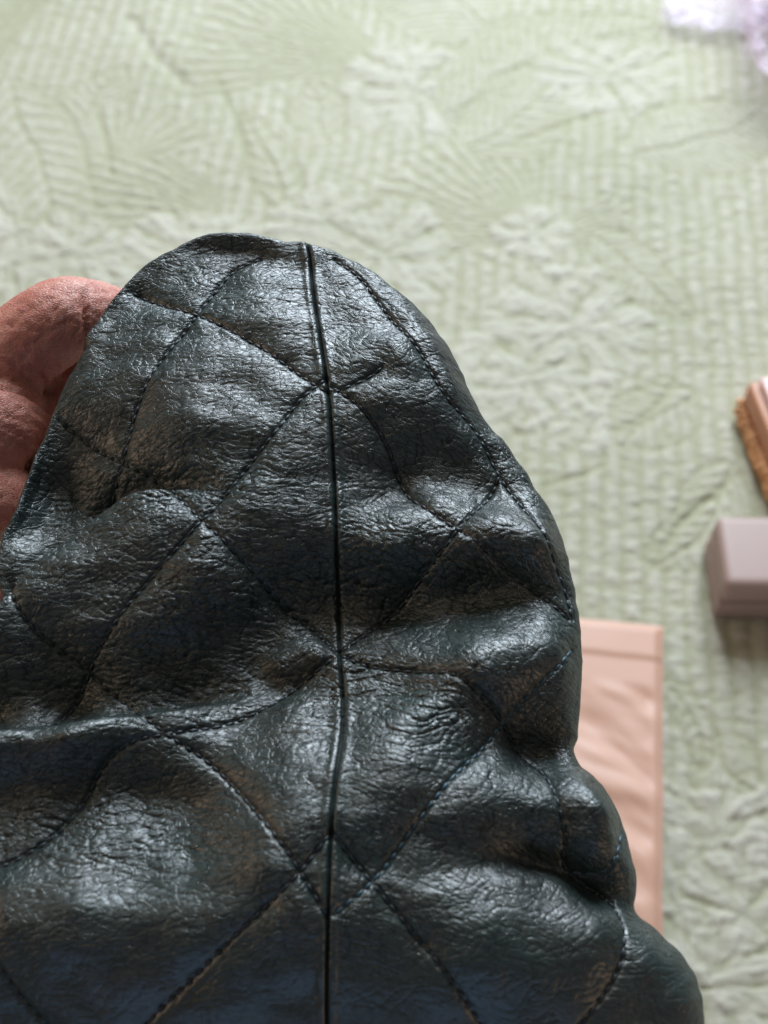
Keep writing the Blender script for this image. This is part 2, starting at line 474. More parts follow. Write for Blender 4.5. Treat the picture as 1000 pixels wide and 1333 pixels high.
def kink(P):
    P = P.copy()
    k = .55 * fbm(P[:, 0] / 5, P[:, 1] / 5, 33, 2), .55 * fbm(P[:, 0] / 5 + 9, P[:, 1] / 5, 36, 2)
    P[:, 0] += k[0]; P[:, 1] += k[1] - 3.2 * sstep(28, 58, P[:, 1])
    return P
TOPL, TOPR, LEFT, RIGHT, BOTTOM_L, BOTTOM_R = [kink(p) for p in (TOPL, TOPR, LEFT, RIGHT, BOTTOM_L, BOTTOM_R)]
SEAM[0] = TOPL[-1]; SEAM[-1] = BOTTOM_L[-1]
OUTLINE = np.vstack([LEFT[::-1], TOPL[1:], TOPR[1:], RIGHT[1:], BOTTOM_R[::-1][1:], BOTTOM_L[::-1][1:]])



STITCH = [catmull(p, 5) for p in (
    [(-55.08, 52.33), (-47.85, 48.34), (-38.04, 43.65), (-25.94, 35.34), (-17.18, 28.12), (-11.81, 24.02)],
    [(-27.19, 61.22), (-33.07, 57.33), (-38.56, 47.4), (-42.26, 39.93), (-47.35, 30.45), (-50.75, 21.56), (-53.31, 11.17), (-55.91, 4.41), (-57.39, -0.25)],
    [(-11.87, 27.22), (-16.88, 22.26), (-20.53, 16.32), (-26.53, 7.77), (-35.28, -4.19), (-42.42, -12.74), (-50.74, -22.94), (-56.68, -32.09), (-59.82, -38.05), (-63.34, -43.91)],
    [(-67.58, 21.21), (-61.59, 16.32), (-53.94, 11.17), (-46.76, 6.93), (-40.82, 1.41), (-35.26, -4.52), (-27.3, -11.94), (-19.51, -19.05), (-13.42, -23.71), (-9.17, -28.76)],
    [(-71.5, -18.58), (-66.93, -25.25), (-57.1, -32.39), (-51.12, -37.32), (-45.56, -41.73), (-40.09, -45.65), (-31.45, -51.37), (-24.02, -58.81), (-17.46, -66.34), (-13.56, -71.97), (-9.59, -78.03)],
    [(-10.04, -29.98), (-16.99, -35.38), (-21.85, -39.23), (-30.09, -43.62), (-39.66, -45.65), (-46.05, -47.09), (-51.46, -51.37), (-55.64, -59.22), (-59.92, -64.71), (-66.47, -69.03), (-72.15, -70.37)],
    [(-9.24, -64.44), (-14.55, -71.17), (-20.59, -76.99), (-27.19, -82.95), (-33.67, -88.79), (-41.29, -95.52), (-49.96, -103.29)],
    [(-69.91, -73.04), (-68.5, -78.29), (-66.16, -84.74), (-62.32, -90.42), (-57.81, -95.52), (-51.27, -103.29)],
    [(-10.73, 60.44), (-4.66, 54.25), (1.31, 43.65), (7.28, 34.07), (11.99, 25.09), (18.99, 17.71), (23.46, 9.47), (28.12, 0.74), (32.34, -8.09), (35.65, -14.8), (37.1, -21.39)],
    [(-10.55, 25.09), (-4.77, 20.68), (0.0, 14.6), (3.12, 7.43), (5.58, 2.74), (10.77, -2.22), (16.8, -7.12), (22.76, -11.62), (28.96, -15.75), (36.18, -21.7)],
    [(-8.73, -29.07), (-2.95, -31.79), (5.88, -33.59), (13.48, -35.38), (20.33, -41.29), (25.83, -48.95), (29.4, -52.51), (31.12, -58.11), (32.26, -63.62), (32.8, -69.3), (39.72, -74.09), (41.96, -77.77), (41.57, -83.46), (39.07, -88.54), (33.3, -95.52), (26.29, -103.29)],
    [(36.12, -28.46), (32.65, -32.84), (28.04, -37.32), (22.61, -42.46), (18.4, -47.95), (11.37, -55.32), (5.62, -62.53), (-1.38, -71.71), (-8.5, -77.77)],
    [(-8.96, -64.44), (-2.77, -71.71), (4.1, -79.59), (10.8, -87.28), (16.78, -95.52), (22.35, -103.29)],
    [(-10.85, 23.85), (-7.2, 25.26), (-3.53, 27.22), (-0.32, 29.73)],
    [(-8.59, -28.46), (-1.49, -22.63), (4.52, -16.7), (10.96, -9.7), (15.65, -3.86), (21.74, 4.41), (23.76, 9.13)],
    [(43.83, -62.53), (42.17, -66.34), (39.16, -69.84), (33.61, -69.84)],
)]

# broad relief of the crumpled body, measured at points: x, y, height (mm)
RELIEF = [(-74.47, -21.68, 1, 0), (-73.43, -36.35, -1, 0), (-73.36, -42.15, -3, 0), (-70.72, -47.82, 4, 0), (-69.98, -57.14, 3, 0), (-68.63, -66.74, 4, 0), (-66.15, -78.68, 8, 0), (-66.07, -95.1, 2, 0), (-66.45, 48.19, -2, 0), (-63.48, 19.8, 0, 0), (-62.62, 2.24, -3, 0), (-59.61, -16.08, 3, 0), (-59.02, -30.58, 0, 0), (-59.1, -40.16, -4, 0), (-56.65, -46.97, 4, 0), (-56.22, -55.69, 2.5, 0), (-55.38, -63.95, 3, 0), (-52.91, -76.21, 9, 0), (-52.62, -95.07, 3, 0), (-42.28, 61.73, -2, 0), (-40.32, 36.63, 2, 0), (-38.53, 9.44, 4, 0), (-38.45, 2.77, 2, 0), (-37.68, -3.29, 5, 0), (-37.1, -16.4, 4, 0), (-37.06, -27.55, 0, 0), (-37.14, -36.42, -4, 0), (-36.0, -44.11, 1, 0), (-35.37, -50.18, 3, 0), (-35.06, -58.38, 2, 0), (-34.31, -66.74, 4, 0), (-33.07, -76.21, 9, 0), (-32.89, -95.07, 3, 0), (-25.37, 61.73, -2, 0), (-24.09, 36.09, 3, 0), (-23.01, 9.01, 5, 0), (-22.5, -14.19, 2, 0), (-22.52, -25.34, -2.5, 0), (-22.22, -35.89, -3, 0), (-21.36, -45.93, 3, 0), (-20.27, -60.79, 10, 0), (-19.79, -72.55, 11, 0), (-19.65, -95.05, 4, 0), (-11.79, 61.09, -1, 0), (-11.24, 36.09, 3, 0), (-10.79, 9.44, 4, 0), (-10.59, -16.39, -1, 0), (-10.49, -25.47, -2, 0), (-10.25, -31.71, 1.5, 0), (-10.24, -36.57, 0, 0), (-9.95, -44.7, 4, 0), (-9.46, -60.79, 10, 0), (-9.24, -72.55, 11, 0), (-9.17, -95.05, 4, 0), (3.31, 50.81, 0, 0), (3.17, 31.68, 4.5, 0), (3.12, 16.45, 3.5, 0), (3.12, 4.81, -1, 0), (3.0, -8.71, 4.5, 0), (3.05, -17.2, -3.5, 0), (2.94, -29.46, 1.5, 0), (2.89, -37.88, 2.5, 0), (2.83, -44.89, 5, 0), (2.73, -57.99, 9, 0), (2.7, -67.14, 8, 0), (2.62, -95.05, 4, 0), (19.2, 28.15, 1, 0), (18.87, 14.37, 0.5, 0), (18.8, 5.21, -2, 0), (17.96, -8.09, 5, 0), (18.15, -16.39, -1, 0), (17.99, -22.65, -1, 0), (17.27, -32.71, 5.5, 0), (17.13, -40.49, 4.5, 0), (16.94, -48.95, 4, 0), (16.47, -59.06, 7, 0), (16.29, -69.52, 5.5, 0), (15.91, -77.42, 8, 0), (15.68, -86.13, 8, 0), (15.72, -95.05, 4, 0), (31.19, 4.81, -1, 0), (30.01, -8.85, 4, 0), (30.25, -16.39, -1, 0), (29.65, -24.76, 1, 0), (28.88, -33.2, 4.5, 0), (28.86, -42.66, 1, 0), (28.91, -47.97, -1.5, 0), (27.63, -58.85, 5.5, 0), (27.48, -68.64, 3, 0), (26.72, -77.95, 6, 0), (26.25, -86.12, 7, 0), (38.68, -60.14, 5, 0), (38.73, -72.37, 0, 0), (37.37, -81.32, 5, 0), (37.0, -89.79, 4, 0), (48.29, -86.04, 2, 0), (47.57, -95.1, 2, 0)]

def thin_plate(pts):
    P = np.array(pts, float)[:, :3]
    n = len(P)
    def phi(r2): return .5 * r2 * np.log(r2 + 1e-9)
    K = phi((P[:, None, 0] - P[None, :, 0]) ** 2 + (P[:, None, 1] - P[None, :, 1]) ** 2) + 12.0 * np.eye(n)
    Q = np.stack([np.ones(n), P[:, 0], P[:, 1]], 1)
    A = np.block([[K, Q], [Q.T, np.zeros((3, 3))]])
    c = np.linalg.solve(A, np.concatenate([P[:, 2], np.zeros(3)]))
    def f(x, y):
        h = c[n] + c[n + 1] * x + c[n + 2] * y
        for i in range(n):
            h = h + c[i] * phi((x - P[i, 0]) ** 2 + (y - P[i, 1]) ** 2)
        return np.clip(h, -14, 14)
    return f
BROAD = thin_plate(RELIEF)

# folds: crest line, height, width on the far side, width on the near side (mm)
FOLDS = [
    ([(-84.11, -30.58), (-74.79, -21.39), (-66.66, -12.74), (-58.32, -3.86), (-50.96, 0.41), (-41.78, 1.91), (-32.4, -0.25)], 5.2, 1.5, 10, .3),
    ([(-78.11, -18.58), (-68.45, -10.02), (-60.39, -1.24), (-53.09, 4.07), (-43.55, 5.41), (-29.51, 4.41)], -2.6, 2.6, 1.6, .35),
    ([(-84.6, -49.38), (-72.02, -46.51), (-57.78, -44.64), (-43.48, -42.46), (-33.44, -40.41), (-21.86, -38.79)], 6.5, 1.4, 7, .3),
    ([(-23.54, -32.39), (-15.99, -28.31), (-9.46, -29.37)], 2.0, 3.2, 4.5, .3),
    ([(-32.32, -33.59), (-25.56, -37.32), (-17.41, -41.73), (-8.68, -43.91)], 2.2, 3.0, 5.0, .4),
    ([(-35.83, -49.67), (-22.96, -48.95), (-10.04, -48.95), (2.88, -46.51), (15.85, -46.08)], 1.0, 9.0, 16, .3),
    ([(-76.48, -69.03), (-61.55, -65.25), (-49.11, -63.35), (-37.69, -66.61), (-26.22, -73.7)], 1.0, 7.0, 14, .3),
    ([(0.0, 4.41), (10.81, 0.74), (21.5, -3.54), (32.06, -7.44), (41.11, -9.38)], 1.6, 4.0, 6, .3),
    ([(0.0, -32.39), (13.33, -27.85), (25.38, -22.63), (37.47, -20.15)], 1.2, 4.0, 6.0, .3),
    ([(-7.3, -37.32), (7.3, -37.32), (17.43, -41.0), (26.0, -44.64)], -1.0, 3.0, 3.0, .4),
    ([(20.24, -43.91), (28.74, -47.95), (37.32, -48.81)], -2.4, 4.5, 3.5, .4),
    ([(13.91, -68.77), (25.05, -68.5), (32.66, -69.3), (39.97, -74.62), (46.62, -77.77)], -3.0, 3.2, 2.0, .35),
    ([(-8.55, -53.21), (4.32, -46.08), (16.14, -34.34), (28.19, -26.94), (38.15, -21.39)], 2.4, 6.0, 7.0, .2),
    ([(-72.11, 43.27), (-51.16, 25.09), (-31.06, 4.41)], 1.0, 7, 7, .3),
    ([(-64.78, -32.09), (-44.88, -21.39), (-26.03, -5.49)], 1.4, 6, 8, .3),
    ([(-1.37, -79.59), (13.79, -74.09), (26.18, -74.62), (39.63, -79.85), (51.39, -86.26)], 1.5, 4, 12, .3),
    ([(-9.71, 34.07), (0.0, 35.53), (9.63, 27.76), (18.91, 14.6)], 1.0, 4.0, 5.0, .4),
    ([(-56.65, 34.07), (-40.46, 34.07), (-27.18, 25.09)], 1.4, 5, 8, .4),
    ([(-47.04, 11.17), (-32.93, 11.17), (-18.64, 4.41)], -1.0, 4, 4, .4),
    ([(-29.99, -19.83), (-18.08, -16.7), (-9.04, -16.7), (3.02, -15.12)], -2.6, 7, 6, .4),
    ([(9.09, -12.74), (21.16, -14.33), (30.2, -15.12)], -2.4, 4, 5, .4),
]
GAUSS = [  # centre, height, sx, sy, rotation
    ([(-46.89, -55.32)], -1.5, 12, 5, -12), ([(36.81, -62.53)], 2.5, 7, 11, 10), ([(0.0, -19.83)], -.8, 13, 6.5, 20),
    ([(-26.4, 4.41)], 1.6, 16, 14, 0), ([(-44.37, -29.07)], 1.0, 18, 10, 20), ([(8.49, -58.11)], 1.5, 16, 8, 0),
    ([(-26.22, 43.27)], 1.5, 14, 10, -20), ([(-41.36, 21.56)], 1.4, 9, 11, 0), ([(21.41, -52.51)], 1.5, 10, 8, 0),
    ([(20.66, -30.58)], 1.0, 10, 6, 20), ([(-68.33, 4.41)], -3.5, 9, 14, 0),
]
CREASE_ZONES = [([(-9.04, -16.7)], 22, 12), ([(-44.07, -33.59)], 28, 10), ([(-46.59, 4.41)], 24, 7), ([(-7.31, -36.57)], 12, 9),
                ([(8.7, -42.46)], 18, 8), ([(-53.41, -62.25)], 20, 7), ([(15.17, -11.94)], 16, 7), ([(-30.06, -18.27)], 24, 10)]

def nearest_dir(x, y, P):
    best = np.full(x.shape, 1e9); ox = np.zeros(x.shape); oy = np.zeros(x.shape)
    for i in range(len(P) - 1):
        ax, ay = P[i]; vx, vy = P[i + 1] - P[i]
        t = np.clip(((x - ax) * vx + (y - ay) * vy) / (vx * vx + vy * vy + 1e-12), 0, 1)
        dx = ax + t * vx - x; dy = ay + t * vy - y
        d = dx * dx + dy * dy; m = d < best
        best = np.where(m, d, best); ox = np.where(m, dx, ox); oy = np.where(m, dy, oy)
    l = np.sqrt(best) + 1e-6
    return ox / l, oy / l

def edge_radius(x):
    return 4.6 + 4.2 * sstep(-40, 40, x)

def side_of_seam(x, y):
    return x > np.interp(-y, -SEAM[:, 1], SEAM[:, 0])

def bag_height(x, y, full=True):
    d, _, _ = seg_dist(x, y, OUTLINE)
    Rr = edge_radius(x)
    q = np.clip(1 - d / Rr, 0, 1)
    E = -Rr * (1 - np.sqrt(np.clip(1 - q * q, 0, 1)))
    w = sstep(0, 2.6, d)
    h = 0.0
    wx = x + 2.0 * fbm(x / 14, y / 14, 3, 2); wy = y + 2.0 * fbm(x / 14, y / 14, 6, 2)
    for pts, amp, wu, wl, tp in FOLDS:
        dd, s, f = seg_dist(wx * .6 + x * .4, wy * .6 + y * .4, catmull(pts, 4), 2.6 * max(wu, wl))
        end = sstep(0, min(tp, .06) if pts[0][0] < -74 else tp, f) * sstep(0, tp, 1 - f)
        end = np.maximum(end, .0)
        wd = np.where(s > 0, wu, wl)
        h = h + amp * end * np.exp(-(dd / wd) ** 2)
    for c, amp, sx, sy, rot in GAUSS:
        ca, sa = math.cos(R(rot)), math.sin(R(rot))
        dx, dy = x - c[0][0], y - c[0][1]
        u, v = dx * ca + dy * sa, -dx * sa + dy * ca
        h = h + amp * np.exp(-(u / sx) ** 2 - (v / sy) ** 2)
    h = h + 1.36 * BROAD(wx * .5 + x * .5, wy * .5 + y * .5) * sstep(0, 6, d) * sstep(-135, -100, y)
    st = np.full(x.shape, 99.0)
    for P in STITCH:
        st = np.minimum(st, seg_dist(x, y, P, 7)[0])
    sd = seg_dist(x, y, SEAM)[0]
    h = h - .78 * np.exp(-(st / 2.8) ** 2) - .6 * np.exp(-(st / .55) ** 2)
    h = h + .45 * np.exp(-((sd - 1.0) / .8) ** 2) - 1.0 * np.exp(-(sd / .26) ** 2) - .6 * np.exp(-(sd / 4) ** 2)
    zone = np.zeros(x.shape)
    for c, sx, sy in CREASE_ZONES:
        zone = np.maximum(zone, np.exp(-((x - c[0][0]) / sx) ** 2 - ((y - c[0][1]) / sy) ** 2))
    # gathers: short folds running mostly across the bag
    gx = x + 3.0 * fbm(x / 9, y / 9, 21, 2); gy = y + 2.2 * fbm(x / 11, y / 11, 24, 2) + .12 * x
    r1 = np.abs(gnoise(gx / 8.5, gy / 2.1, 51)); r2 = np.abs(gnoise(gx / 4.6 + 9, gy / 1.25 + 4, 53))
    r3 = np.abs(gnoise((gx * .8 + gy * .5) / 5.5, (gy * .85 - gx * .5) / 2.0, 57))
    h = h - (.11 + .55 * zone) * np.exp(-(r1 / .06) ** 2) * .7
    h = h - (.03 + .32 * zone) * np.exp(-(r2 / .08) ** 2) * .6
    h = h - (.13 + .12 * zone) * np.exp(-(r3 / .05) ** 2)
    h = h + 1.1 * fbm(x / 15, y / 10, 61, 2) + .22 * fbm(x / 1.8, y / 1.8, 67, 2) * np.exp(-(st / 1.9) ** 2)
    crev = None
    if full:
        sl = np.where(side_of_seam(x, y), .40, -.12)
        gx = x + 3.4 * fbm(x / 22, y / 22, 73, 2) + .9 * fbm(x / 4, y / 4, 77, 2); gy = y + 3.4 * fbm(x / 20, y / 20, 75, 2) + .7 * fbm(x / 4, y / 4, 79, 2) + sl * (x + 10)
        q2 = np.clip(1 - d / Rr, 0, 1); ex = Rr * (np.arcsin(q2) - q2)
        m = d < Rr
        if m.any():
            nx, ny = nearest_dir(x[m], y[m], OUTLINE[::2])
            gx[m] += nx * ex[m]; gy[m] += ny * ex[m]
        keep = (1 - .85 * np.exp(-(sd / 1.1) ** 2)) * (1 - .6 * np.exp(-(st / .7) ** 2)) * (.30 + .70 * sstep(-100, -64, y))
        amp = .75 + .5 * fbm(x / 18, y / 18, 83, 2)
        _, e1, _ = worley(gx / 2.7, gy / 1.1, 3)
        _, e2, _ = worley(gx / 6.5 + 3, gy / 2.3 + 7, 9)
        p1 = 1 - np.exp(-3.2 * e1); p2 = 1 - np.exp(-7 * e2)
        grain = (.115 * amp * p1 + (.05 + .12 * zone) * p2) * keep
        E = E + grain - .15 * keep
        crev = np.minimum(.45 + .55 * sstep(0, .2, e1), .3 + .7 * sstep(0, .09, e2)) * keep + (1 - keep)  # mask for the painted crease shade, lowest along the cell edges
        return E + h * w, d, st, sd, zone, crev, gx, gy
    return E + h * w, d, st, sd, zone

def coons(top, bottom, left, right, s, t):
    """s across 0..1, t down 0..1 (arrays); boundary curves as polylines"""
    c0 = arclen(top, s); c1 = arclen(bottom, s); d0 = arclen(left, t); d1 = arclen(right, t)
    S = s[None, :, None]; Tt = t[:, None, None]
    L = (1 - Tt) * c0[None] + Tt * c1[None]
    Dd = (1 - S) * d0[:, None] + S * d1[:, None]
    Bl = (1 - S) * (1 - Tt) * c0[0] + S * (1 - Tt) * c0[-1] + (1 - S) * Tt * c1[0] + S * Tt * c1[-1]
    return L + Dd - Bl

def dens(n, a, b):
    """n+1 parameters 0..1, packed towards an end where a / b is set"""
    t = np.linspace(0, 1, 4001)
    w = 1 + a * 7 * np.exp(-(t / .03)) + b * 7 * np.exp(-((1 - t) / .03))
    c = np.concatenate([[0], np.cumsum((w[1:] + w[:-1]) / 2)]); c /= c[-1]
    return np.interp(np.linspace(0, 1, n + 1), c, t)

def build_bag():
    root = empty('leather_bag', (0, .13616, .41033), (R(12), 0, 0))
    tag(root, 'crumpled black quilted leather bag with a dark seam down its middle, held up close', 'bag')
    NV = 830
    t = dens(NV, 1, 0)
    # rows thin out below the part of the bag that is in view
    t = np.interp(np.linspace(0, 1, NV + 1), [0, .92, 1], [0, .74, 1]) * .8 + t * .2
    t[0] = 0; t[-1] = 1
    for name_i, name, args, s in ((0, 'leather_panel', (TOPL, BOTTOM_L, LEFT, SEAM), dens(370, 1, .3)),
                          (1, 'leather_panel', (TOPR, BOTTOM_R, SEAM, RIGHT), dens(370, .3, 1))):
        P = coons(*args, s, t)
        X, Y = P[..., 0].copy(), P[..., 1].copy()
        # nothing may stand outside the outline: pull stray points back onto it
        near = seg_dist(X, Y, OUTLINE)[0] < 3.0
        xs, ys = X[near], Y[near]
        ins = np.zeros(xs.shape, bool)
        for (ax, ay), (bx, by) in zip(OUTLINE, np.roll(OUTLINE, -1, 0)):
            if ay != by: ins ^= ((ay > ys) != (by > ys)) & (xs < (bx - ax) * (ys - ay) / (by - ay) + ax)
        dx, dy = nearest_dir(xs, ys, OUTLINE); dd = seg_dist(xs, ys, OUTLINE)[0]
        X[near] = np.where(ins, xs, xs + dx * dd); Y[near] = np.where(ins, ys, ys + dy * dd)
        P = np.stack([X, Y], -1)
        H, d, st, sd, zone, crev, gx, gy = bag_height(X, Y)
        ang = .35 * fbm(X / 30, Y / 30, 71, 2)
        ca, sa = np.cos(ang), np.sin(ang)
        st2 = 1.0 + .9 * zone
        gx = X + 1.2 * fbm(X / 8, Y / 8, 73, 2); gy = Y + 1.2 * fbm(X / 8, Y / 8, 75, 2) + (.42 if name_i else -.10) * X
        nx, ny = nearest_dir(X, Y, OUTLINE[::2])
        Rr = edge_radius(X); q = np.clip(1 - d / Rr, 0, 1); ex = Rr * (np.arcsin(q) - q)
        U = (gx + nx * ex) / 2.15; V = (gy + ny * ex) / 1.2
        crack = (.75 + .35 * zone) * (1 - .8 * np.exp(-(sd / 1.3) ** 2)) * (1 - .5 * np.exp(-(st / .8) ** 2))
        crack = crack * (1 + .9 * np.exp(-d / 3.0))
        crack = crack * (.35 + .65 * sstep(-100, -62, Y))
        me = grid_mesh(name, X / 1000, Y / 1000, H / 1000, uv=(U, V), attrs={'crack': crack, 'crevice_shade': crev}, flip=True)
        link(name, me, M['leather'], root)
        k = 5
        ii = np.unique(np.concatenate([np.arange(0, P.shape[0], k), [P.shape[0] - 1]]))
        jj = np.unique(np.concatenate([np.arange(0, P.shape[1], k), [P.shape[1] - 1]]))
        Pb = P[np.ix_(ii, jj)]
        Xb, Yb = Pb[..., 0], Pb[..., 1]
        db = d[np.ix_(ii, jj)]
        Rr = edge_radius(Xb); q = np.clip(1 - db / Rr, 0, 1)
        Hb = -Rr - .45 * Rr * np.sqrt(np.clip(1 - q * q, 0, 1)) - 7.0 * sstep(0, 10, db)
        link('back_panel', grid_mesh('back_panel', Xb / 1000, Yb / 1000, Hb / 1000, uv=(Xb / 2, Yb / 1.4), attrs={'crack': Xb * 0 + .8, 'crevice_shade': Xb * 0 + 1}), M['leather'], root)
    # thread: one run of stitches for each quilting line
    for pi, P in enumerate(STITCH):
        L = np.concatenate([[0], np.cumsum(np.hypot(*(P[1:] - P[:-1]).T))])
        n = max(3, int(L[-1] / 2.15))
        c = (np.arange(n) + .5) / n * L[-1]
        def at(s):
            x = np.interp(s, L, P[:, 0]); y = np.interp(s, L, P[:, 1])
            hh = bag_height(x, y, False)
            return np.stack([x, y, hh[0]], -1), hh[1]
        rr = np.random.RandomState(pi)
        c = c + rr.uniform(-.18, .18, n); ln = .98 + rr.uniform(-.16, .1, n)
        A, dA = at(c - ln); Bp, dB = at(c + ln); Cm, dC = at(c)
        V = []; Fc = []
        for i in range(n):
            if min(dA[i], dB[i]) < 1.6: continue
            a, m, b = A[i], Cm[i], Bp[i]
            tx = (b - a) / (np.linalg.norm(b - a) + 1e-9)
            sdv = np.cross([0, 0, 1], tx); sdv /= np.linalg.norm(sdv) + 1e-9
            up = np.cross(tx, sdv)
            prof = [(0, .10, -.20), (.14, .30, -.04), (.5, .38, .10), (.86, .30, -.04), (1, .10, -.20)]
            b0 = len(V)
            for (f, r, z) in prof:
                pc = (a * (1 - f) + b * f) * .5 + .5 * (a + (b - a) * f) + up * (z + .02)
                pc = pc + (m - (a + b) / 2) * (1 - (2 * f - 1) ** 2)
                for kk in range(6):
                    an = kk * math.pi / 3
                    V.append((pc + r * (math.cos(an) * sdv + math.sin(an) * up)) / 1000)
            for j in range(4):
                for kk in range(6):
                    Fc.append((b0 + j * 6 + kk, b0 + j * 6 + (kk + 1) % 6, b0 + j * 6 + 6 + (kk + 1) % 6, b0 + j * 6 + 6 + kk))
        me = bpy.data.meshes.new('stitch_line'); me.from_pydata([tuple(v) for v in V], [], Fc)
        me.polygons.foreach_set('use_smooth', [True] * len(Fc))
        so = link('stitch_line', me, M['blue_thread' if pi in (11, 15) else 'thread'], root)
        if pi in (11, 15): so['label'] = 'steel blue stitches'
    # sunk cord in the seam
    s = np.linspace(0, 1, 400)
    P = arclen(SEAM[:-1], s)
    H = bag_height(P[:, 0], P[:, 1], False)[0]
    V = []; Fc = []
    for i in range(400):
        for kk in range(6):
            an = kk * math.pi / 3
            V.append(((P[i, 0] + .13 * math.cos(an)) / 1000, P[i, 1] / 1000, (H[i] - .1 + .15 * math.sin(an)) / 1000))
    for i in range(399):
        for kk in range(6):
            Fc.append((i * 6 + kk, i * 6 + (kk + 1) % 6, i * 6 + 6 + (kk + 1) % 6, i * 6 + 6 + kk))
    me = bpy.data.meshes.new('seam_cord'); me.from_pydata(V, [], Fc)
    me.polygons.foreach_set('use_smooth', [True] * len(Fc))
    link('seam_cord', me, M['lining'], root)
    return root

bag = build_bag()

# ------------------------------------------------------------------ hand
def tube(bm, pts, sub=6, seg=18):
    """swept tube through (x, y, z, radius) points with round ends"""
    P = np.array(pts, float)
    Q = [2 * P[0] - P[1]] + list(P) + [2 * P[-1] - P[-2]]
    C = []
    for i in range(1, len(Q) - 2):
        p0, p1, p2, p3 = Q[i - 1:i + 3]
        for k in range(sub):
            t = k / sub
            C.append(.5 * (2 * p1 + (p2 - p0) * t + (2 * p0 - 5 * p1 + 4 * p2 - p3) * t * t + (3 * p1 - p0 - 3 * p2 + p3) * t ** 3))
    C.append(P[-1]); C = np.array(C)
    def cap(c, nx, sgn):
        tn = (c[:3] - nx[:3]); tn /= np.linalg.norm(tn)
        return [np.append(c[:3] + tn * c[3] * math.sin(a), c[3] * math.cos(a)) for a in (R(30), R(60), R(85))]
    C = np.array(cap(C[0], C[1], 1)[::-1] + list(C) + cap(C[-1], C[-2], 1))
    rings = []
    ref = np.array([.3, .2, 1.0])
    for i in range(len(C)):
        tn = C[min(i + 1, len(C) - 1)][:3] - C[max(i - 1, 0)][:3]; tn /= np.linalg.norm(tn) + 1e-12
        a = np.cross(tn, ref); a /= np.linalg.norm(a); b = np.cross(tn, a)
        rings.append([bm.verts.new(Vector((C[i][:3] + C[i][3] * (math.cos(k * 2 * math.pi / seg) * a + math.sin(k * 2 * math.pi / seg) * b)))) for k in range(seg)])
    for i in range(len(rings) - 1):
        for k in range(seg):
            bm.faces.new((rings[i][k], rings[i][(k + 1) % seg], rings[i + 1][(k + 1) % seg], rings[i + 1][k]))
    bm.faces.new(rings[0][::-1]); bm.faces.new(rings[-1])

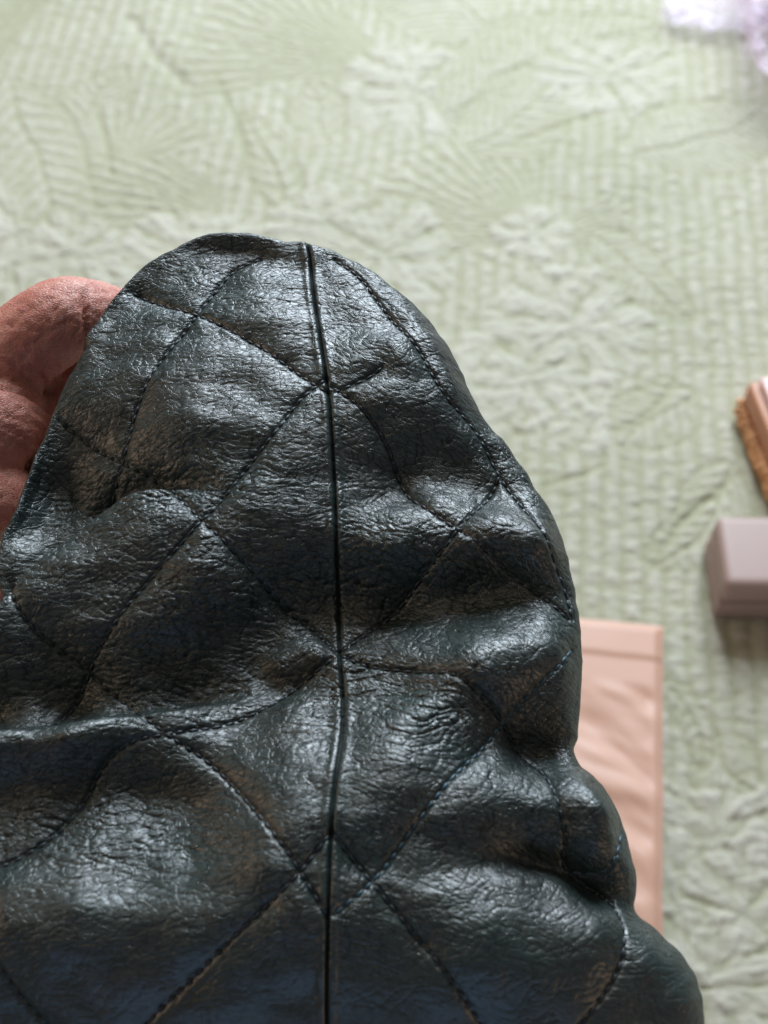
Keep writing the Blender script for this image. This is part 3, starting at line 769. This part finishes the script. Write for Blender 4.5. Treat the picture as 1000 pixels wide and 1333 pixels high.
def build_hand():
    # joints in the bag's frame, millimetres: x, y, height, radius
    J = dict(
        index=[[(-115.65, 18.1, -34, 12), (-99.28, 33.44, -27, 11), (-84.52, 46.25, -20, 10.2), (-74.24, 53.35, -17, 9.9), (-69.18, 56.28, -20, 8.8), (-64.03, 59.06, -27, 8.0), (-56.91, 54.09, -30, 7.4), (-51.8, 45.88, -30, 6.6)]],
        middle=[[(-117.85, 3.74, -36, 12), (-102.14, 16.09, -29, 12), (-92.12, 25.24, -23, 11.8), (-87.57, 30.5, -22, 11), (-83.43, 33.74, -34, 9), (-67.66, 26.49, -31, 7.8), (-61.57, 16.89, -31, 7)]],
        ring=[[(-120.02, -10.29, -38, 11), (-107.87, 0.29, -34, 11.5), (-96.91, 8.99, -28, 11.2), (-90.33, 13.95, -26, 10.5), (-85.63, 15.06, -36, 8.6), (-71.55, 7.89, -32, 7.6), (-66.4, -1.3, -32, 6.8)]],
        little=[[(-120.17, -25.75, -40, 10), (-108.77, -17.1, -36, 10), (-96.69, -9.97, -33, 9.4), (-87.49, -5.95, -31, 9), (-80.22, -9.38, -32, 7.6), (-74.33, -17.3, -32, 6.6)]],
        thumb=[[(-133.17, -9.7, -40, 14), (-131.05, 13.24, -52, 13), (-115.85, 30.69, -50, 11.5), (-100.09, 41.47, -44, 11.5), (-84.58, 47.87, -40, 11), (-73.67, 52.08, -40, 9.5)]],
        palm1=[[(-116.51, 18.91, -36, 13), (-130.65, 2.03, -42, 15), (-141.31, -18.95, -46, 17)]],
        palm2=[[(-118.72, 4.43, -38, 13), (-131.56, -8.53, -44, 16), (-141.79, -26.12, -46, 17)]],
        palm3=[[(-120.91, -9.7, -40, 12.5), (-131.23, -21.25, -44, 15), (-141.63, -36.64, -46, 17)]],
        palm4=[[(-120.17, -25.75, -40, 11), (-131.2, -31.84, -44, 14), (-142.1, -43.5, -46, 17)]],
        web=[[(-101.33, 31.75, -34, 12), (-87.81, 40.78, -34, 11.5), (-78.08, 46.36, -37, 10.5), (-69.8, 51.02, -40, 9)]],
        web2=[[(-98.72, 19.35, -42, 12), (-88.8, 29.3, -42, 12), (-81.6, 31.32, -42, 11)]],
        wrist=[[(-141.16, -29.66, -46, 24), (-152.74, -50.24, -46, 23), (-167.28, -76.06, -46, 26), (-188.1, -108.86, -46, 32)]],
    )
    bm = bmesh.new()
    for k, p in J.items():
        tube(bm, [tuple(c / 1000 for c in q) for q in p[0]])
    me = bm_mesh('hand', bm)
    o = bpy.data.objects.new('hand', me); col.objects.link(o)
    md = o.modifiers.new('r', 'REMESH'); md.mode = 'VOXEL'; md.voxel_size = .0008; md.use_smooth_shade = True
    sm = o.modifiers.new('s', 'SMOOTH'); sm.factor = .5; sm.iterations = 4
    dg = bpy.context.evaluated_depsgraph_get()
    ev = o.evaluated_get(dg)
    me2 = bpy.data.meshes.new_from_object(ev)
    bpy.data.objects.remove(o, do_unlink=True)
    n = len(me2.vertices)
    co = np.empty(n * 3, np.float32); me2.vertices.foreach_get('co', co); co = co.reshape(-1, 3)
    no = np.empty(n * 3, np.float32); me2.vertices.foreach_get('normal', no); no = no.reshape(-1, 3)
    x, y = co[:, 0] * 1000, co[:, 1] * 1000
    dsp = .35 * fbm(x / 9, y / 9, 5, 2)
    # skin folds over the joints
    for line, dep, w in (([(-67.82, 58.41), (-66.28, 49.76), (-67.24, 43.94)], 1.5, 1.1), ([(-90.19, 35.18), (-79.92, 34.61), (-74.37, 33.47)], 1.3, 1.1),
                         ([(-83.33, 45.1), (-77.64, 39.37), (-72.4, 37.47)], .4, .7), ([(-84.71, 42.22), (-79.04, 36.53), (-73.81, 34.65)], .4, .7),
                         ([(-75.25, 54.64), (-72.83, 50.73), (-72.03, 45.9)], .3, .8), ([(-86.95, 47.03), (-81.94, 48.0), (-78.16, 52.88)], .3, .8), ([(-71.38, 57.2), (-69.51, 51.7), (-69.33, 45.9)], .3, .8)):
        dd, _, f = seg_dist(x, y, catmull(line, 5), .01)
        dsp = dsp - .8 * dep * np.sin(np.pi * np.clip(f, 0, 1)) ** .7 * np.exp(-(dd / w) ** 2) * (no[:, 2] > -.2)
    dsp = dsp - .28 * np.exp(-(np.abs(gnoise(x / 3.5 + y / 9, y / 2.4 - x / 5, 9)) / .09) ** 2)
    for (kx, ky), kr, an in (([(-72.55, 47.83)][0], 11, 55), ([(-80.02, 37.85)][0], 9, -10), ([(-80.19, 26.35)][0], 9, 40)):
        ca, sa = math.cos(R(an)), math.sin(R(an))
        u = (x - kx) * ca + (y - ky) * sa + 1.2 * fbm(x / 6, y / 6, 15, 2); v = -(x - kx) * sa + (y - ky) * ca + 1.0 * fbm(x / 5, y / 5, 16, 2)
        dsp = dsp - .38 * np.exp(-((x - kx) ** 2 + (y - ky) ** 2) / kr ** 2) * np.exp(-(np.abs(gnoise(u / 7, v / 1.5, 19)) / .12) ** 2)
    co = co + no * (dsp / 1000)[:, None]
    me2.vertices.foreach_set('co', co.astype(np.float32).ravel()); me2.update()
    me2.polygons.foreach_set('use_smooth', [True] * len(me2.polygons))
    h = link('person_hand', me2, M['skin'])
    h.data.materials.clear(); h.data.materials.append(M['skin'])
    h.location = (0, .13616, .41033); h.rotation_euler = (R(12), 0, 0)
    tag(h, 'bare hand with reddish skin gripping the left edge of the leather bag', 'hand')

build_hand()

# ------------------------------------------------------------------ mauve box
def rbox(bm, x0, x1, y0, y1, z0, z1, bev, seg=3):
    r = bmesh.ops.create_cube(bm, size=1)
    for v in r['verts']:
        v.co = Vector((x0 if v.co.x < 0 else x1, y0 if v.co.y < 0 else y1, z0 if v.co.z < 0 else z1))
    es = list({e for v in r['verts'] for e in v.link_edges})
    if bev: bmesh.ops.bevel(bm, geom=es, offset=bev, segments=seg, affect='EDGES', profile=.6)

def build_box():
    root = empty('gift_box', (.1852, .3327, 0), (0, 0, R(-1)))
    tag(root, 'small mauve cardboard box with rounded edges, lying below the brown case', 'box')
    bm = bmesh.new(); rbox(bm, .0006, .0900, .0006, .0452, -.002, .0135, .0012); link('box_base', bm_mesh('box_base', bm), M['box'], root)
    bm = bmesh.new(); rbox(bm, 0, .0906, 0, .0458, .0139, .035, .0058, 6); link('box_lid', bm_mesh('box_lid', bm), M['box'], root)

build_box()

# ------------------------------------------------------------------ brown case
def build_case():
    root = empty('leather_case', (.2330, .4105, 0), (0, 0, R(9)))
    tag(root, 'brown leather case with beaded copper trim, cut off by the right edge', 'case')
    bm = bmesh.new(); rbox(bm, 0, .10, 0, .070, -.002, .027, .003, 3); link('case_body', bm_mesh('case_body', bm), M['tan'], root)
    bm = bmesh.new(); rbox(bm, -.0008, .0995, -.0006, .0706, .0175, .0188, .0006, 2); link('case_band', bm_mesh('case_band', bm), M['tan'], root)
    bm = bmesh.new(); rbox(bm, .0055, .098, .001, .0685, .0273, .0325, .0024, 3); link('case_flap', bm_mesh('case_flap', bm), M['tan_top'], root)
    bm = bmesh.new(); bmesh.ops.create_icosphere(bm, subdivisions=2, radius=.0031)
    me = bm_mesh('bead', bm)
    rnd = random.Random(4)
    for row, (dx, z) in enumerate(((-.0024, .0034), (-.0012, .0082))):
        n = 13
        for i in range(n):
            b = bpy.data.objects.new('bead', me); col.objects.link(b); b.parent = root
            b.location = (dx + rnd.uniform(-.0006, .0006), .0012 + (i + .5 * row) * .0054, z + rnd.uniform(-.0006, .0006))
            s = rnd.uniform(.75, 1.15); b.scale = (s, s * 1.05, s); b.rotation_euler = (rnd.random(), rnd.random(), 0)
    me.materials.append(M['bead'])

build_case()

# ------------------------------------------------------------------ satin pouch
def build_pouch():
    root = empty('satin_pouch', tuple([(0.1457, 0.2426)][0]) + (0,), (0, 0, R(-7)))
    tag(root, 'pale pink satin pouch lying flat on the bedspread beside the bag', 'pouch')
    W, Lh = .105, .19
    y1 = .0825
    def z_at(x, y):
        e = np.minimum(np.minimum(-x, x + W), np.minimum(y1 - y, y - (y1 - Lh)))
        puff = .0022 * sstep(0, .005, e) + .0020
        wr = gnoise((x + .35 * y) / .05, (y + .55 * x) / .019, 12) * .0036 + gnoise((x - .2 * y) / .03, (y + .3 * x) / .010, 31) * .0012 - .0016 * np.abs(gnoise((x + .5 * y) / .045, (y + .8 * x) / .022, 37))
        return puff + wr * sstep(0, .01, e) * sstep(.047, .036, y)
    nx, ny = 110, 200
    X, Y = np.meshgrid(np.linspace(-W, 0, nx), np.linspace(y1 - Lh, y1, ny))
    wob = .0007 * fbm(X / .03, Y / .03, 7, 2)
    Z = z_at(X, Y)
    hem = (Y > y1 - .0205)
    Z = Z + .0009 * sstep(y1 - .0235, y1 - .0195, Y)
    link('front_panel', grid_mesh('front_panel', X + wob, Y + wob, Z), M['satin'], root)
    link('back_panel', grid_mesh('back_panel', X + wob, Y + wob, Z * 0 + .0008, flip=True), M['satin'], root)
    # rim joining front and back
    idx = [(0, j) for j in range(nx)] + [(i, nx - 1) for i in range(1, ny)] + [(ny - 1, j) for j in range(nx - 2, -1, -1)] + [(i, 0) for i in range(ny - 2, 0, -1)]
    V = []; n = len(idx)
    for (i, j) in idx:
        V.append((X[i, j] + wob[i, j], Y[i, j] + wob[i, j], Z[i, j])); V.append((X[i, j] + wob[i, j], Y[i, j] + wob[i, j], .0008))
    Fc = [(2 * k, 2 * k + 1, (2 * k + 3) % (2 * n), (2 * k + 2) % (2 * n)) for k in range(n)]
    me = bpy.data.meshes.new('edge_seam'); me.from_pydata(V, [], Fc); link('edge_seam', me, M['satin'], root)

build_pouch()

# ------------------------------------------------------------------ plastic-wrapped parcel
def build_parcel():
    c = [(0.2996, 0.8824)][0]
    root = empty('wrapped_parcel', (c[0] + .044, c[1] - .050, 0))
    tag(root, 'crinkled clear plastic wrapping around something pink and red, far right corner', 'parcel')
    def blob(name, sub, size, cen, amp, sc, seed, mat, smooth):
        bm = bmesh.new(); bmesh.ops.create_icosphere(bm, subdivisions=sub, radius=1)
        co = np.array([v.co[:] for v in bm.verts])
        n = np.abs(gnoise(co[:, 0] * sc + co[:, 2] * 1.3, co[:, 1] * sc - co[:, 2] * sc * .7, seed)) + .5 * np.abs(gnoise(co[:, 0] * sc * 2.3 - co[:, 2] * 2.9, co[:, 1] * sc * 2.3 + co[:, 2] * 1.7, seed + 1))
        co = co * (1 + amp * (n - .3))[:, None]
        co = np.sign(co) * np.abs(co) ** .8
        for v, p in zip(bm.verts, co):
            v.co = Vector((p[0] * size[0] + cen[0], p[1] * size[1] + cen[1], max(-.001, p[2] * size[2] + cen[2])))
        link(name, bm_mesh(name, bm, smooth), mat, root)
    blob('pink_contents', 4, (.062, .07, .034), (.02, .015, .036), .25, 2.0, 3, M['pink'], True)
    blob('red_contents', 4, (.035, .025, .018), (.025, -.060, .018), .25, 2.0, 5, M['red'], True)
    blob('plastic_wrap', 5, (.085, .10, .052), (.01, .0, .050), .55, 2.6, 9, M['plastic'], False)
    blob('loose_plastic', 4, (.045, .024, .008), (-.072, .045, .008), .9, 3.4, 15, M['plastic'], False)

build_parcel()
